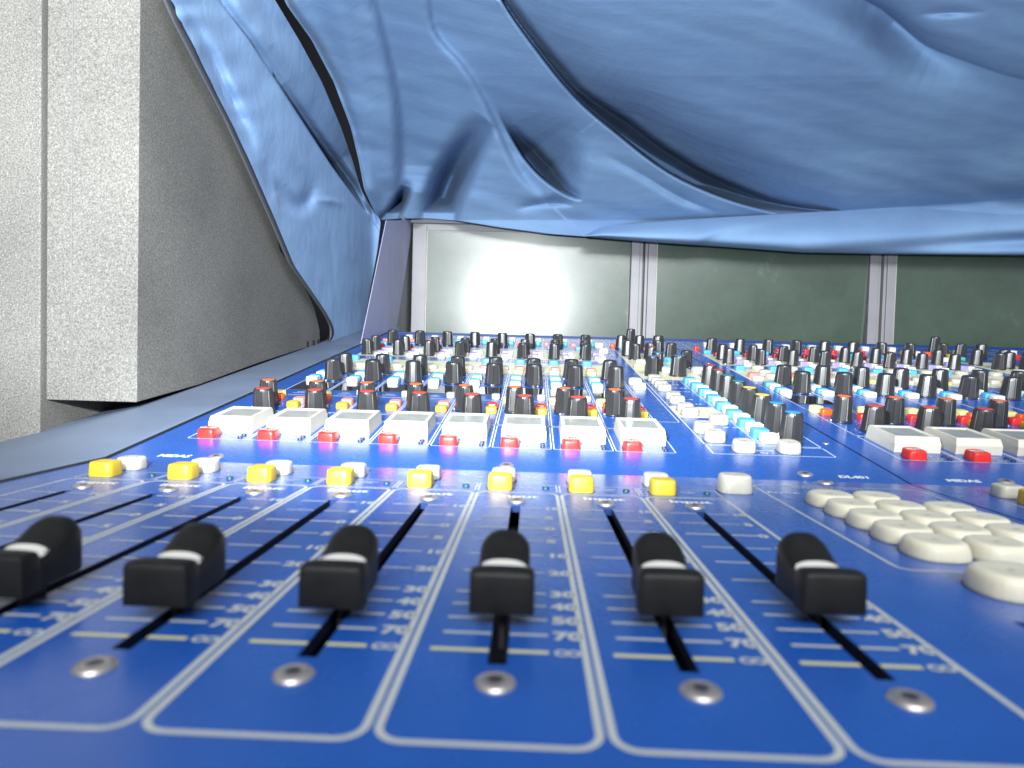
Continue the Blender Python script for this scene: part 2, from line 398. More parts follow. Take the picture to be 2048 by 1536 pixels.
# side trim rail on the left, following the panel and falling away outwards
b = MB()
ys = [-150, -40, 60, 150, J, 200, 265, 330, 400, 480, 560, 640, 700, 760]
xcols = [-163.0, -163.6, -166, -180, -200, -225, -255, -300, -360]
vs = []
for y in ys:
    z0 = 0 if y < J else (y - J) * math.tan(TH)
    for i, x in enumerate(xcols):
        z = z0 + .9 - max(0, -x - 200) * .27
        if i == 0: z = z0 - 5
        elif i == 1: z = z0 + .5
        vs.append((x, y, z))
nc = len(xcols)
b.mesh(vs, [(r * nc + c, r * nc + c + 1, (r + 1) * nc + c + 1, (r + 1) * nc + c) for r in range(len(ys) - 1) for c in range(nc - 1)], 'trim_vinyl', True)
b.build('side_trim', console)
b = MB()   # black strip painted in as the shade of the gap between trim and panel
for (y0, z0, y1, z1) in ((-150, 0, J, 0), (J, 0, up(0, VEND)[1], up(0, VEND)[2])):
    b.mesh([(-163.2, y0, z0 + .75), (-161.9, y0, z0 + .35), (-161.9, y1, z1 + .35), (-163.2, y1, z1 + .75)], [(0, 1, 2, 3)], 'black_hole')
b.build('gap_strip', console)

# ---------------------------------------------------------------- part library
def superloop(hx, hy, z, n=20, e=4.0):
    pts = []
    for i in range(n):
        a = 2 * math.pi * (i + .5) / n; c, s_ = math.cos(a), math.sin(a)
        pts.append((hx * math.copysign(abs(c) ** (2 / e), c), hy * math.copysign(abs(s_) ** (2 / e), s_), z))
    return pts
def loft(b, secs, m, n=20, e=4.0, smooth=True):
    vs = []
    for hx, hy, z in secs: vs += superloop(hx, hy, z, n, e)
    fs = [(k * n + i, k * n + (i + 1) % n, (k + 1) * n + (i + 1) % n, (k + 1) * n + i) for k in range(len(secs) - 1) for i in range(n)]
    fs.append(tuple((len(secs) - 1) * n + i for i in range(n)))
    b.mesh(vs, fs, m, smooth)
LIB = {}
def finish(me_obj):
    me = me_obj.data; bpy.data.objects.remove(me_obj, do_unlink=True); return me
def keycap(w, d, h, m, e=5.0, dish=.35, legend=None, taper=.88, slot=False, n=24):
    key = ('key', w, d, h, m, e, legend, slot)
    if key in LIB: return LIB[key]
    b = MB(); hx, hy = w / 2, d / 2
    # dark well round the cap
    b.mesh([(a * 1.0, c * 1.0, .04) for a, c, _ in superloop(hx + .35, hy + .35, 0, n, e)], [tuple(range(n))], 'black_hole')
    r = min(hx, hy) * .16
    loft(b, [(hx, hy, 0), (hx, hy, h * .25), (hx * (taper + 1) / 2, hy * (taper + 1) / 2, h - r * 1.2), (hx * taper, hy * taper, h - r * .35), (hx * taper - r * .8, hy * taper - r * .8, h),
             (hx * .6, hy * .6, h - dish * .5), (hx * .3, hy * .3, h - dish * .8), (hx * .05, hy * .05, h - dish)], m, n, e)
    if legend: b.text(legend, 0, -1.0, 2.9, h + .05, 'white_print', sx=1.0, bold=.03)
    if slot: b.mesh([(x * .35, y * .16 + .2, h - dish + .12) for x, y in ((-2, -1), (2, -1), (2, 1), (-2, 1))], [(0, 1, 2, 3)], 'tray_grey')
    LIB[key] = finish(b.build('key')); return LIB[key]

def knob_mesh(dia, h):
    key = ('knob', dia, h)
    if key in LIB: return LIB[key]
    b = MB(); N = 72; r0 = dia / 2
    prof = [(1.0, 0.25, 0), (1.0, .9, 0), (.97, 1.2, 1), (.90, h * .5, 1), (.83, h * .86, 1), (.80, h * .94, .6), (.74, h * .985, 0), (.66, h, 0), (.64, h, 0), (.63, h - .5, 0), (.02, h - .5, 0)]
    vs = []
    for rr, z, fl_ in prof:
        for i in range(N):
            a = 2 * math.pi * i / N
            # shallow flats between narrow ribs
            ph = (i % 8) / 8.0
            g = (math.cos(math.pi / 9) / math.cos((ph - .5) * 2 * math.pi / 9) - 1.0) * fl_ * .85 + .012 * fl_
            if i % 8 == 0: g = -.06 * fl_
            q = r0 * (rr + g)
            vs.append((q * math.cos(a), q * math.sin(a), z))
    b.mesh(vs, [(k * N + i, k * N + (i + 1) % N, (k + 1) * N + (i + 1) % N, (k + 1) * N + i) for k in range(len(prof) - 1) for i in range(N)], 'knob_black', True)
    # white pointer nub at the skirt
    b.box(-.35, -r0 - .5, .2, .35, -r0 + .3, .9, 'white_print')
    me = finish(b.build('knob'))
    try:
        me.set_sharp_from_angle(angle=math.radians(20))
    except Exception: pass
    LIB[key] = me; return me
def cap_mesh(dia, m):
    key = ('cap', dia, m)
    if key in LIB: return LIB[key]
    b = MB(); r = dia * .315
    loft(b, [(r, r, -.5), (r, r, -.1), (r * .92, r * .92, .1), (r * .4, r * .4, .16)], m, 28, 2.0)
    LIB[key] = finish(b.build('cap')); return LIB[key]

def visible(w, mx=2110, my=1600):
    px, py = proj(w); return -80 < px < mx and py < my
def put(name, me, x, v, h=0.0, plane='up', rz=0.0, parent=None, scale=None):
    w_ = up(x, v, h) if plane == 'up' else lo(x, v, h)
    if parent is None and not visible(w_): return None
    o = bpy.data.objects.new(name, me); COL.objects.link(o); o.parent = parent or console
    if parent is None:
        o.location = Vector(w_) * MM; o.rotation_euler = (TH if plane == 'up' else 0, 0, rz)
        if plane == 'up' and rz: o.rotation_euler = (Matrix.Rotation(TH, 3, 'X') @ Matrix.Rotation(rz, 3, 'Z')).to_euler()
    return o
def knob(x, v, cap='cap_black', dia=11.4, h=13.2, name='black_knob'):
    k = put(name, knob_mesh(dia, h), x, v, rz=random.uniform(-2.6, 2.6))
    if k is None: return
    c = bpy.data.objects.new('knob_cap', cap_mesh(dia, cap)); COL.objects.link(c); c.parent = k; c.location = (0, 0, h * MM)
def btn(name, x, v, w_, d, h, m, **kw):
    pl = kw.pop('plane', 'up')
    return put(name, keycap(w_, d, h, m, **kw), x, v + d / 2, plane=pl)

# meter box: white housing with a recessed grey window on its sloping top
def meter_meshes():
    b = MB(); x0, x1 = -10.2, 10.2
    P = [(0, 0), (0, 3.9), (1.6, 7.0), (25.5, 6.6), (26.5, 5.6), (27, 0)]   # (v, h) profile
    n = len(P)
    def X(i, s): return (x1 - (.55 if P[i][1] > 5 else 0)) * s
    L = [(X(i, -1), P[i][0], P[i][1]) for i in range(n)]; Rr = [(X(i, 1), P[i][0], P[i][1]) for i in range(n)]
    b.mesh(L, [tuple(range(n))], 'box_plastic'); b.mesh(Rr, [tuple(range(n - 1, -1, -1))], 'box_plastic')
    for i in (0, 1, 3, 4): b.poly([L[i], Rr[i], Rr[i + 1], L[i + 1]], 'box_plastic')
    def top(x, v): return (x, v, 7.0 - (v - 1.6) / 23.9 * .4)
    A = [top(-9.65, 1.6), top(9.65, 1.6), top(9.65, 25.5), top(-9.65, 25.5)]
    B = [top(-8.1, 4.2), top(8.1, 4.2), top(8.1, 23.4), top(-8.1, 23.4)]
    Cc = [(x * .985, v, h - .45) for x, v, h in B]
    b.mesh(A + B + Cc, [(0, 1, 5, 4), (1, 2, 6, 5), (2, 3, 7, 6), (3, 0, 4, 7), (4, 5, 9, 8), (5, 6, 10, 9), (6, 7, 11, 10), (7, 4, 8, 11)], 'box_plastic')
    g = MB(); g.mesh(Cc, [(0, 1, 2, 3)], 'window_glass')
    return b, g
mb_, mg_ = meter_meshes()
MBOX = mb_.build('meter_box'); MWIN = finish(mg_.build('w'))
MBOXm = finish(MBOX)
def meter(x, v):
    o = put('meter_box', MBOXm, x, v)
    if o is None: return
    bv = o.modifiers.new('bevel', 'BEVEL'); bv.width = .6 * MM; bv.segments = 3; bv.limit_method = 'ANGLE'; bv.angle_limit = math.radians(25)
    g = bpy.data.objects.new('meter_window', MWIN); COL.objects.link(g); g.parent = o
def disc_mesh(r, h, m):
    key = ('disc', r, h, m)
    if key not in LIB:
        b = MB(); loft(b, [(r, r, 0), (r, r, h * .7), (r * .8, r * .8, h), (r * .2, r * .2, h * 1.05)], m, 20, 2.0)
        LIB[key] = finish(b.build('d'))
    return LIB[key]
def screw_mesh():
    b = MB(); loft(b, [(2.9, 2.9, 0), (2.8, 2.8, .35), (2.45, 2.45, .62), (1.5, 1.5, .72), (1.05, 1.05, .70), (.95, .95, .25), (.1, .1, .2)], 'steel', 28, 2.0)
    b.disc(0, 0, 1.15, .76, 'dark_metal', 6)
    return finish(b.build('s'))
SCREW = screw_mesh()
def screw(x, v, plane, s=1.0):
    o = put('screw', SCREW, x, v, plane=plane)
    if o: o.scale = (s, s, s)

# ---------------------------------------------------------------- channel strips
def strip(x, bay, k):
    btn('mute_button', x - 5.4, 34.9, 8.1, 8.6, 3.9, 'red_plastic', legend='MUTE', taper=.9)
    for v, m in ((42.2, 'led_dark'), (38.0, 'led_dark')): put('indicator_light', disc_mesh(1.1, .7, m), x + 9.2, v)
    meter(x + .6, 47.6)
    knob(x + .2, 88, 'cap_red', 11.8, 13.4, 'red_topped_knob')
    knob(x - 5.6, 110, 'cap_orange', 11.0, 14.0, 'orange_topped_knob')
    btn('yellow_button', x + 9.0, 103.5, 6.4, 6, 3.2, 'yellow_plastic', taper=.9)
    btn('red_button', x + 9.0, 113.5, 6.4, 6, 3.4, 'pink_plastic' if k < 4 and bay == 0 else 'red_plastic', taper=.9)
    btn('orange_button', x - 6.8, 124.5, 6.4, 5, 3.2, 'orange_plastic', taper=.9)
    btn('round_yellow_button', x - 9.3, 131.0, 7.8, 7.8, 3.3, 'lightyellow_plastic', e=2.2, taper=.95)
    btn('clear_button', x + 9.4, 142.2, 5.0, 5.0, 3.2, 'clear_plastic', e=3, taper=.92)
    put('display_strip', LIB['disp'], x, 0)
    for v in (185.5, 206.5):
        btn('white_button', x - 7.3, v, 7.4, 6.6, 3.2, 'white_plastic', taper=.93)
        btn('blue_button', x - 7.6, v + 8.2, 7.4, 6.6, 3.2, 'blue_plastic', taper=.93)
    knob(x + 5.0, 195, 'cap_black', 12.4, 14.4); knob(x + 4.3, 227, 'cap_black', 12.2, 14.0)
    if k >= 4 or bay: btn('pink_button', x - 6, 256.5, 7.4, 7, 3.2, 'pink_plastic', taper=.93)
    btn('cream_button', x - 7, 243, 7.4, 7, 2.6, 'lightyellow_plastic' if k % 2 else 'white_plastic', taper=.93)
    put('round_clear_button', disc_mesh(5.2, 3.2, 'clear_plastic'), x + 7.4, 258)
    if bay: put('round_clear_button', disc_mesh(5.0, 3.0, 'clear_plastic'), x + 9, 278); put('round_clear_button', disc_mesh(5.0, 3.2, 'clear_plastic'), x + 10, 300)
    btn('blue_button', x - 6.4, 290, 7.6, 7, 4.0, 'blue_plastic', taper=.93)
    btn('white_button', x + 7.2, 316, 6.5, 5.5, 3.0, 'white_plastic', taper=.93)
    knob(x - 5.2, 330, 'cap_black', 10.2, 13.2); knob(x - 3.8, 357, 'cap_black', 10.0, 13.6)
    for v in (332, 353):
        btn('purple_button', x + 5.6, v, 6.4, 6, 3.2, 'purple_plastic', taper=.93)
        btn('white_button', x + 10.4, v - 2, 4.6, 6, 3.0, 'white_plastic', taper=.93)
    btn('dark_red_button', x - 3.5 + (1.2 if bay else 0), 379, 5.0, 5, 3.6, 'dark_red_plastic', e=2.4, taper=.95)
    btn('blue_button', x - 6.2, 397, 7.4, 6, 3.2, 'blue_plastic', taper=.93)
    knob(x + .4, 411, 'cap_black', 11.6, 13.6)
    btn('pink_button' if not bay else 'red_button', x - 10, 424, 5.6, 6, 3.4, 'pink_plastic' if not bay else 'red_plastic', taper=.93)
    btn('teal_button', x + 8.2, 432, 6, 6, 3.4, 'teal_plastic' if 2 <= k and not bay else 'pink_plastic', taper=.93)
    btn('white_button', x + 8.2, 456, 7.4, 8, 4.4, 'white_plastic', taper=.93)

def display_mesh():
    b = MB()
    b.mesh([(-11.5, 156.5, .35), (11.5, 156.5, .35), (11.5, 182, .35), (-11.5, 182, .35)], [(0, 1, 2, 3)], 'black_glass')
    b.mesh([(-11.5, 156.5, 0), (11.5, 156.5, 0), (11.5, 156.5, .35), (-11.5, 156.5, .35)], [(0, 1, 2, 3)], 'black_hole')
    return finish(b.build('dd'))
LIB['disp'] = display_mesh()
for bay, lastk in ((0, 8), (1, 8), (2, 2)):
    for k in range(lastk): strip(SX[k] + PERIOD * bay, bay, k)

def centre(ox):
    for i in range(8):
        v = 57.5 + 21.7 * i
        cap = ['cap_blue', 'cap_blue', 'cap_yellow', 'cap_yellow', 'cap_teal', 'cap_teal', 'cap_red', 'cap_red'][i]
        knob(ox + 124.6, v + 1.5, cap, 11.4, 14.8, 'colour_topped_knob')
        btn('white_button', ox + 115.0, v - 1.2, 8.0, 6.8, 4.0, 'white_plastic', taper=.95, e=7)
        btn('blue_button', ox + 113.6, v + 8.0, 8.0, 7.6, 4.2, 'blue_plastic', taper=.95, e=7)
    for x, v in ((98, 37.2), (117.8, 37.6), (89.6, 54.5), (88.6, 71.5), (101.0, 91)):
        btn('clear_button', ox + x, v, 9.6, 9.6, 5.0, 'clear_plastic', e=3.2, slot=True)
    for v in (111, 123, 145, 157.5, 186, 199, 212, 225): btn('clear_button', ox + 90.5, v, 9.2, 8.6, 4.2, 'clear_plastic', e=3.2)
    for v in (189, 208): btn('clear_button', ox + 74.6, v, 9.2, 9.2, 4.0, 'white_plastic', e=3.0)
    for v in (377, 424): btn('clear_button', ox + 69.4, v, 9, 9, 4.5, 'white_plastic', e=3.0)
    for x, v, c, d, h in ((92.6, 252, 'cap_blue', 11.2, 14.8), (112.4, 254, 'cap_blue', 13.0, 15.5), (101, 279, 'cap_blue', 11, 14.5), (128, 300, 'cap_black', 11, 14),
                          (126.5, 355, 'cap_black', 11, 14), (92.4, 340, 'cap_black', 11, 14), (89.5, 366, 'cap_black', 11, 14), (107, 350, 'cap_black', 11, 14), (117.5, 372, 'cap_black', 11, 14), (104, 324, 'cap_red', 10.5, 13.5),
                          (89.7, 418, 'cap_black', 11, 13.5), (108, 420, 'cap_black', 11, 13.5), (126, 418, 'cap_black', 12.5, 14), (104.6, 458, 'cap_black', 11, 16.5)):
        knob(ox + x, v, c, d, h, 'monitor_knob')
    for x, v in ((131.5, 270), (135.5, 254)): put('round_clear_button', disc_mesh(6.0, 5.0, 'clear_plastic'), ox + x, v)
    btn('yellow_button', ox + 89, 288, 8, 7, 3.6, 'lightyellow_plastic'); btn('white_button', ox + 107.5, 270, 7.4, 6.6, 3.6, 'white_plastic'); btn('blue_button', ox + 107, 279, 7.4, 6.6, 3.8, 'blue_plastic')
    btn('white_button', ox + 94, 313, 8, 7, 3.4, 'white_plastic'); btn('blue_button', ox + 119, 330, 7, 7, 3.8, 'blue_plastic')
    btn('orange_button', ox + 84, 430, 6, 6, 3.4, 'orange_plastic'); btn('teal_button', ox + 94, 392, 6, 6, 3.6, 'teal_plastic'); btn('blue_button', ox + 98, 405, 6, 8, 3.6, 'blue_plastic')
    btn('red_button', ox + 113, 402, 6, 6, 3.6, 'pink_plastic')
    screw(ox + 112.2, 8.8, 'up'); screw(ox - 122.2, 7.2, 'up'); screw(ox - 5.5, 7.6, 'up'); screw(ox - 157, 160, 'up', .5); screw(ox - 157, 330, 'up', .6); screw(ox + 141.5, 60, 'up', .5); screw(ox + 141, 505, 'up', .8)
centre(0); centre(PERIOD)
# red and yellow buttons seen far right at the back
btn('red_button', PERIOD + 100, 430, 8, 7, 4.5, 'red_plastic'); btn('yellow_button', PERIOD + 120, 440, 8, 7, 4.5, 'yellow_plastic'); btn('yellow_button', PERIOD + 92, 404, 8, 7, 4.5, 'yellow_plastic')

# ---------------------------------------------------------------- fader section
def fader_cap_meshes():
    b = MB(); N = 17
    # stations along y: (y, half width, bottom, top height at the middle, crown drop at the sides)
    st = [(-9.2, 4.6, 3.3, 8.9, .05), (-9.0, 5.0, 3.0, 9.5, .1), (-8.4, 5.15, 2.9, 9.9, .12), (-6.2, 5.15, 2.9, 9.9, .15), (-5.4, 5.15, 2.9, 9.75, .2), (-4.9, 5.1, 2.9, 9.2, .3), (-4.8, 4.4, 2.9, 8.6, .5),
          (-3.6, 4.4, 2.9, 8.75, .7), (-2.2, 4.4, 2.9, 9.2, .9), (-.4, 4.4, 2.9, 9.8, 1.1), (2.2, 4.4, 2.9, 11.0, 1.3), (4.0, 4.3, 2.9, 12.4, 1.8), (5.8, 4.25, 2.9, 12.8, 2.0), (7.0, 4.0, 3.1, 12.4, 2.0), (7.5, 3.6, 3.6, 11.4, 1.8)]
    vs = []; nn = None
    for y, hw, z0, z1, cr in st:
        ring = [(-hw, y, z0), (-hw, y, (z0 + z1 - cr) / 2), (-hw * .985, y, z1 - cr - .5)]
        for i in range(N):
            t = -1 + 2 * i / (N - 1); ring.append((hw * .93 * t, y, z1 - cr * abs(t) ** 2.8 - .12 * abs(t) ** 12))
        ring += [(hw * .985, y, z1 - cr - .5), (hw, y, (z0 + z1 - cr) / 2), (hw, y, z0)]
        nn = len(ring); vs += ring
    fs = [(k * nn + i, k * nn + (i + 1) % nn, (k + 1) * nn + (i + 1) % nn, (k + 1) * nn + i) for k in range(len(st) - 1) for i in range(nn)]
    fs += [tuple(range(nn - 1, -1, -1)), tuple((len(st) - 1) * nn + i for i in range(nn))]
    b.mesh(vs, fs, 'fader_black', True)
    body = finish(b.build('f')); 
    try: body.set_sharp_from_angle(angle=math.radians(38))
    except Exception: pass
    l = MB()
    def zat(y):
        for a, c in zip(st, st[1:]):
            if a[0] <= y <= c[0]:
                q = (y - a[0]) / (c[0] - a[0]); return a[3] + q * (c[3] - a[3]), a[4] + q * (c[4] - a[4])
    rows = []
    for y in (-4.7, -3.7, -2.6, -1.3):
        z1, cr = zat(y)
        for i in range(N):
            t = -1 + 2 * i / (N - 1); rows.append((4.3 * .93 * t, y, z1 - cr * abs(t) ** 2.8 - .12 * abs(t) ** 12 + .06))
    l.mesh(rows, [(r * N + i, r * N + i + 1, (r + 1) * N + i + 1, (r + 1) * N + i) for r in range(3) for i in range(N - 1)], 'white_plastic', True)
    line = finish(l.build('l'))
    s = MB(); s.box(-.45, -3, -5, .45, 3, 3.4, 'dark_metal')
    return body, line, finish(s.build('st'))
FB, FL, FS = fader_cap_meshes()
FV = {2: 15.6, 3: 14.4, 4: 16.4, 5: 16.6, 6: 18.8, 7: 22.2}
for k, x in enumerate(SX):
    screw(x + .1, .6, 'lo', .96); screw(x + .2, 118.8, 'lo', 1.0)
    t = MB(); t.box(x - 2.2, 5, -8, x + 2.2, 113.5, -6.5, 'black_hole')
    for v in (104, 92): t.disc(x, v, .35, -6.4, 'steel', 8)
    t.build('fader_track', console)
    v = FV.get(k, 15.0) + 9.6
    o = put('fader_cap', FB, x, v, plane='lo')
    if o:
        for nm, me in (('pointer_line', FL), ('fader_stem', FS)):
            c = bpy.data.objects.new(nm, me); COL.objects.link(c); c.parent = o
for bay in (0, 1):
    for k in range(8):
        x = SX[k] + PERIOD * bay
        btn('yellow_button', x - 5.9, 135.2, 8.4, 8.4, 5.0, 'yellow_plastic', plane='lo', taper=.92, e=4.5)
        btn('clear_button', x - 5.4, 149.5, 8.8, 8.6, 4.4, 'clear_plastic', plane='lo', taper=.9, e=3.6)
        put('indicator_light', disc_mesh(1.2, .6, 'led_green'), x + 9.4, 141, plane='lo')
btn('clear_button', 74, 141.3, 11, 10, 6.2, 'clear_plastic', plane='lo', e=3.2, taper=.88)
screw(115.3, 171, 'lo'); 
def roundcap(x, v, d=13.9, h=4.0): put('keypad_button', keycap(d, d, h, 'keypad_plastic', e=2.5, dish=.35, slot=True, taper=.88), x, v, plane='lo')
for r, v in enumerate((73, 87, 101, 115, 129)):
    for c, x in enumerate((99.0, 113.2, 127.4)):
        if (r, c) in ((4, 2),): continue
        roundcap(x, v)
roundcap(99.0, 47.5, 14.8, 4.6); roundcap(114.4, 47.5, 14.8, 4.6)

# ---------------------------------------------------------------- screens at the back
YS = 830.0
for k, (x0, x1) in enumerate(((-142.0, 129.8), (163.0, 440.5), (474.0, 751.0))):
    f = MB(); fx0, fx1 = x0 - 11, x1 + 11; z0, z1 = 40, 213 if k == 0 else 222
    if k == 0: fx0 = -160.5
    zt = z1 + 9
    f.box(fx0, YS - 9, z0, x0, YS + 14, zt, 'frame_metal'); f.box(x1, YS - 9, z0, fx1, YS + 14, zt, 'frame_metal')
    f.box(x0, YS - 9, z1, x1, YS + 14, zt, 'frame_metal')
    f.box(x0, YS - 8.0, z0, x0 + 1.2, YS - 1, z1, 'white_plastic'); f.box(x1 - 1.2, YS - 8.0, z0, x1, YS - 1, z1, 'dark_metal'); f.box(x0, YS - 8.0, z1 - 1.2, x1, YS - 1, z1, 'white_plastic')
    fr = f.build('screen_frame', console, bevel=.8)
    s = MB(); s.poly([(x0, YS + 2, z0), (x1, YS + 2, z0), (x1, YS + 2 - (z1 - z0) * .05, z1), (x0, YS + 2 - (z1 - z0) * .05, z1)], 'screen_glass')
    so = s.build('screen', console, label=['monitor screen with a white flash glare', 'dull green unlit monitor screen', 'dull olive unlit monitor screen'][k])
# posts between screens: extruded channel
for xc in (146.4, 457.4):
    p = MB(); p.box(xc - 5.2, YS - 6, 40, xc - 1.2, YS + 12, 232, 'frame_metal'); p.box(xc - 1.2, YS - 2, 40, xc + 1.6, YS + 12, 232, 'dark_metal'); p.box(xc + 1.6, YS - 7.5, 40, xc + 5.2, YS + 12, 232, 'frame_metal')
    p.build('channel_post', console, bevel=.5)
h = MB()
h.box(-163, YS + 14.5, 30, 800, YS + 40, 236, 'dark_metal'); h.box(-163.5, YS - 10, 222.5, 800, YS + 14, 234, 'frame_metal')
h.build('monitor_housing', console, bevel=.6)
c = MB()   # left cheek of the housing
c.mesh([(-165, 700, 40), (-165, 840, 40), (-165, 840, 228.8), (-165, 790, 232), (-168, 700, 40), (-168, 840, 40), (-168, 840, 228.8), (-168, 790, 232)], [(0, 1, 2, 3), (7, 6, 5, 4), (2, 3, 7, 6), (0, 3, 7, 4)], 'grey_paint')
c.build('cheek_panel', console)
c = MB()
q = [(560, 40), (735, 60), (739.4, 75), (838, 229), (800, 222), (740, 209), (672, 195)]
c.mesh([(-163.4, y, z) for y, z in q] + [(-164.2, y, z) for y, z in q], [tuple(range(7)), tuple(range(13, 6, -1))] + [(i, (i + 1) % 7, 7 + (i + 1) % 7, 7 + i) for i in range(7)], 'lavender_paint')
c.build('side_cheek', console)
c = MB()   # back ledge behind the panel, below the screens
yb, zb = up(0, VEND + 1)[1:], None
c.poly([(-163, up(0, VEND + 1)[1], 52), (800, up(0, VEND + 1)[1], 52), (800, YS, 52), (-163, YS, 52)], 'dark_metal')
c.build('rear_ledge', console)

# ------------------------------------------------------------------ foam
fb = thing('foam_block', 'thick grey foam block with a square front, standing at the left edge of the console', 'foam block', (-220, 266, 15))
b = MB()
prof = [(266, 15.4), (334, 22.5), (428, 36.2), (520, 48), (575, 53.4), (573, 68), (558, 86), (540, 98), (515, 109.6), (466, 128), (420, 190), (420, 330), (266, 330)]
n = len(prof)
vs = [(-205, y, z) for y, z in prof] + [(-254, y, z) for y, z in prof]
b.mesh(vs, [tuple(range(n)), tuple(range(2 * n - 1, n - 1, -1))] + [(i, n + i, n + (i + 1) % n, (i + 1) % n) for i in range(n)], 'foam')
for y in (535, 552, 566): b.box(-205.6, y, 49 + (y - 520) * .1, -204.4, y + 5, 54 + (y - 520) * .1, 'gap_black')
o = b.build('foam_body', None, bevel=.5)
o.parent = fb; o.matrix_parent_inverse = Matrix.Translation(-Vector(fb.location))
b = MB()
b.box(-240.5, 265.7, 15.6, -240.1, 266, 330, 'grey_paint'); o = b.build('glue_seam', None)
o.parent = fb; o.matrix_parent_inverse = Matrix.Translation(-Vector(fb.location))
b = MB(); b.box(-420, 263, -70, -255.2, 480, 330, 'foam')
o = b.build('foam_pad', bevel=.8); o['label'] = 'pale speckled grey foam pad cut off by the left edge, hanging lower than the block'; o['category'] = 'foam pad'

# ------------------------------------------------------------------ dust cover
def samp(pts, t):
    pts = np.array(pts, float); d = np.r_[0, np.cumsum(np.hypot(*np.diff(pts[:, :2], axis=0).T))]; d /= d[-1]
    return np.stack([np.interp(t, d, pts[:, k]) for k in range(pts.shape[1])], -1)
def smooth1(P, it=6):
    for _ in range(it):
        Q = P.copy(); Q[1:-1] = (P[:-2] + 2 * P[1:-1] + P[2:]) / 4; P = Q
    return P
def coons(left, right, top, bot, nu, nv):
    tv = np.linspace(0, 1, nv); tu = np.linspace(0, 1, nu)
    L, Rr = smooth1(samp(left, tv), 10), smooth1(samp(right, tv), 10); T, B = smooth1(samp(top, tu), 10), smooth1(samp(bot, tu), 10)
    U = tu[None, :, None]; V = tv[:, None, None]
    P = (1 - U) * L[:, None] + U * Rr[:, None] + (1 - V) * T[None] + V * B[None] - ((1 - U) * (1 - V) * L[0] + U * (1 - V) * Rr[0] + (1 - U) * V * L[-1] + U * V * Rr[-1])
    return P
def crease(px, py, poly, prof, both=False):
    """signed distance to a polyline (positive = right of it going down) and amplitude along it"""
    q = np.array(poly, float)
    if len(q) > 2:      # Catmull-Rom so that no kinks show
        e = np.vstack([2 * q[0] - q[1], q, 2 * q[-1] - q[-2]]); out = []
        for i in range(1, len(e) - 2):
            for t in np.linspace(0, 1, 5)[:-1]:
                p0, p1, p2, p3 = e[i - 1], e[i], e[i + 1], e[i + 2]
                c = .5 * (2 * p1 + (p2 - p0) * t + (2 * p0 - 5 * p1 + 4 * p2 - p3) * t * t + (3 * p1 - p0 - 3 * p2 + p3) * t ** 3)
                c[2] = p1[2] + (p2[2] - p1[2]) * t; out.append(c)
        poly = out + [q[-1]]
    best = np.full(px.shape, 1e9); sd = np.zeros(px.shape); am = np.zeros(px.shape)
    for (x0, y0, a0), (x1, y1, a1) in zip(poly, poly[1:]):
        dx, dy = x1 - x0, y1 - y0; L2 = dx * dx + dy * dy
        t = np.clip(((px - x0) * dx + (py - y0) * dy) / L2, 0, 1)
        ex, ey = px - (x0 + t * dx), py - (y0 + t * dy); d = np.hypot(ex, ey)
        s = np.sign(ex * dy - ey * dx); k = d < best
        best = np.where(k, d, best); sd = np.where(k, s * d, sd); am = np.where(k, a0 + t * (a1 - a0), am)
    return am * prof(sd)
def P_(wl, wr): return lambda d: np.where(d > 0, np.exp(-np.abs(d) / wr), np.exp(-(d / wl) ** 2))
def PS(wl, wr, mix, wr2): return lambda d: np.where(d > 0, mix * np.exp(-np.abs(d) / wr) + (1 - mix) * np.exp(-(d / wr2) ** 2), np.exp(-(d / wl) ** 2))
def G_(w): return lambda d: np.exp(-(d / w) ** 2)
def STEP(w): return lambda d: (.5 + .5 * np.tanh(d / w)) * np.exp(-(d / 130) ** 2)
def pleat(d, w): return np.where(d < 0, np.exp(-(d / 3.0) ** 2), np.where(d < w, 1.15 - .5 * d / np.maximum(w, .5), .65 * (.55 * np.exp(-(np.maximum(d - w, 0) / 9) ** 2) + .45 * np.exp(-(np.maximum(d - w, 0) / 66) ** 2))))
def vnoise(px, py, s, seed, ang=0.0, asp=1.0):
    rs = np.random.RandomState(seed); out = np.zeros(px.shape)
    ca, sa = math.cos(ang), math.sin(ang)
    u = (px * ca + py * sa) / (s * asp); v = (-px * sa + py * ca) / s
    for k in range(14):
        a = rs.uniform(0, 2 * math.pi); f = rs.uniform(.5, 1.5)
        out += np.sin(f * (u * math.cos(a) + v * math.sin(a)) * 2 * math.pi / 1.6 + rs.uniform(0, 6.28))
    return out / 14 ** .5
def wallY(px, py, X):
    d0 = R[0, 0] * (px - 1024) / F + R[0, 1] - R[0, 2] * (py - 768) / F
    d1 = R[1, 0] * (px - 1024) / F + R[1, 1] - R[1, 2] * (py - 768) / F
    d0 = np.minimum(d0, -.02)
    return CAM[1] + (X - CAM[0]) / d0 * d1
def smin(a, b, k): return -k * np.logaddexp(-a / k, -b / k)
def toworld(px, py, Y):
    a = (px - 1024) / F; c = -(py - 768) / F
    D = np.stack([R[i, 0] * a + R[i, 1] + R[i, 2] * c for i in range(3)], -1)
    t = (Y - CAM[1]) / D[..., 1]
    return CAM + D * t[..., None]
def canopy_base(px, py):
    return np.interp(py, [-900, -420, -60, 0, 150, 300, 440, 520], [120, 250, 425, 455, 560, 680, 778, 800])
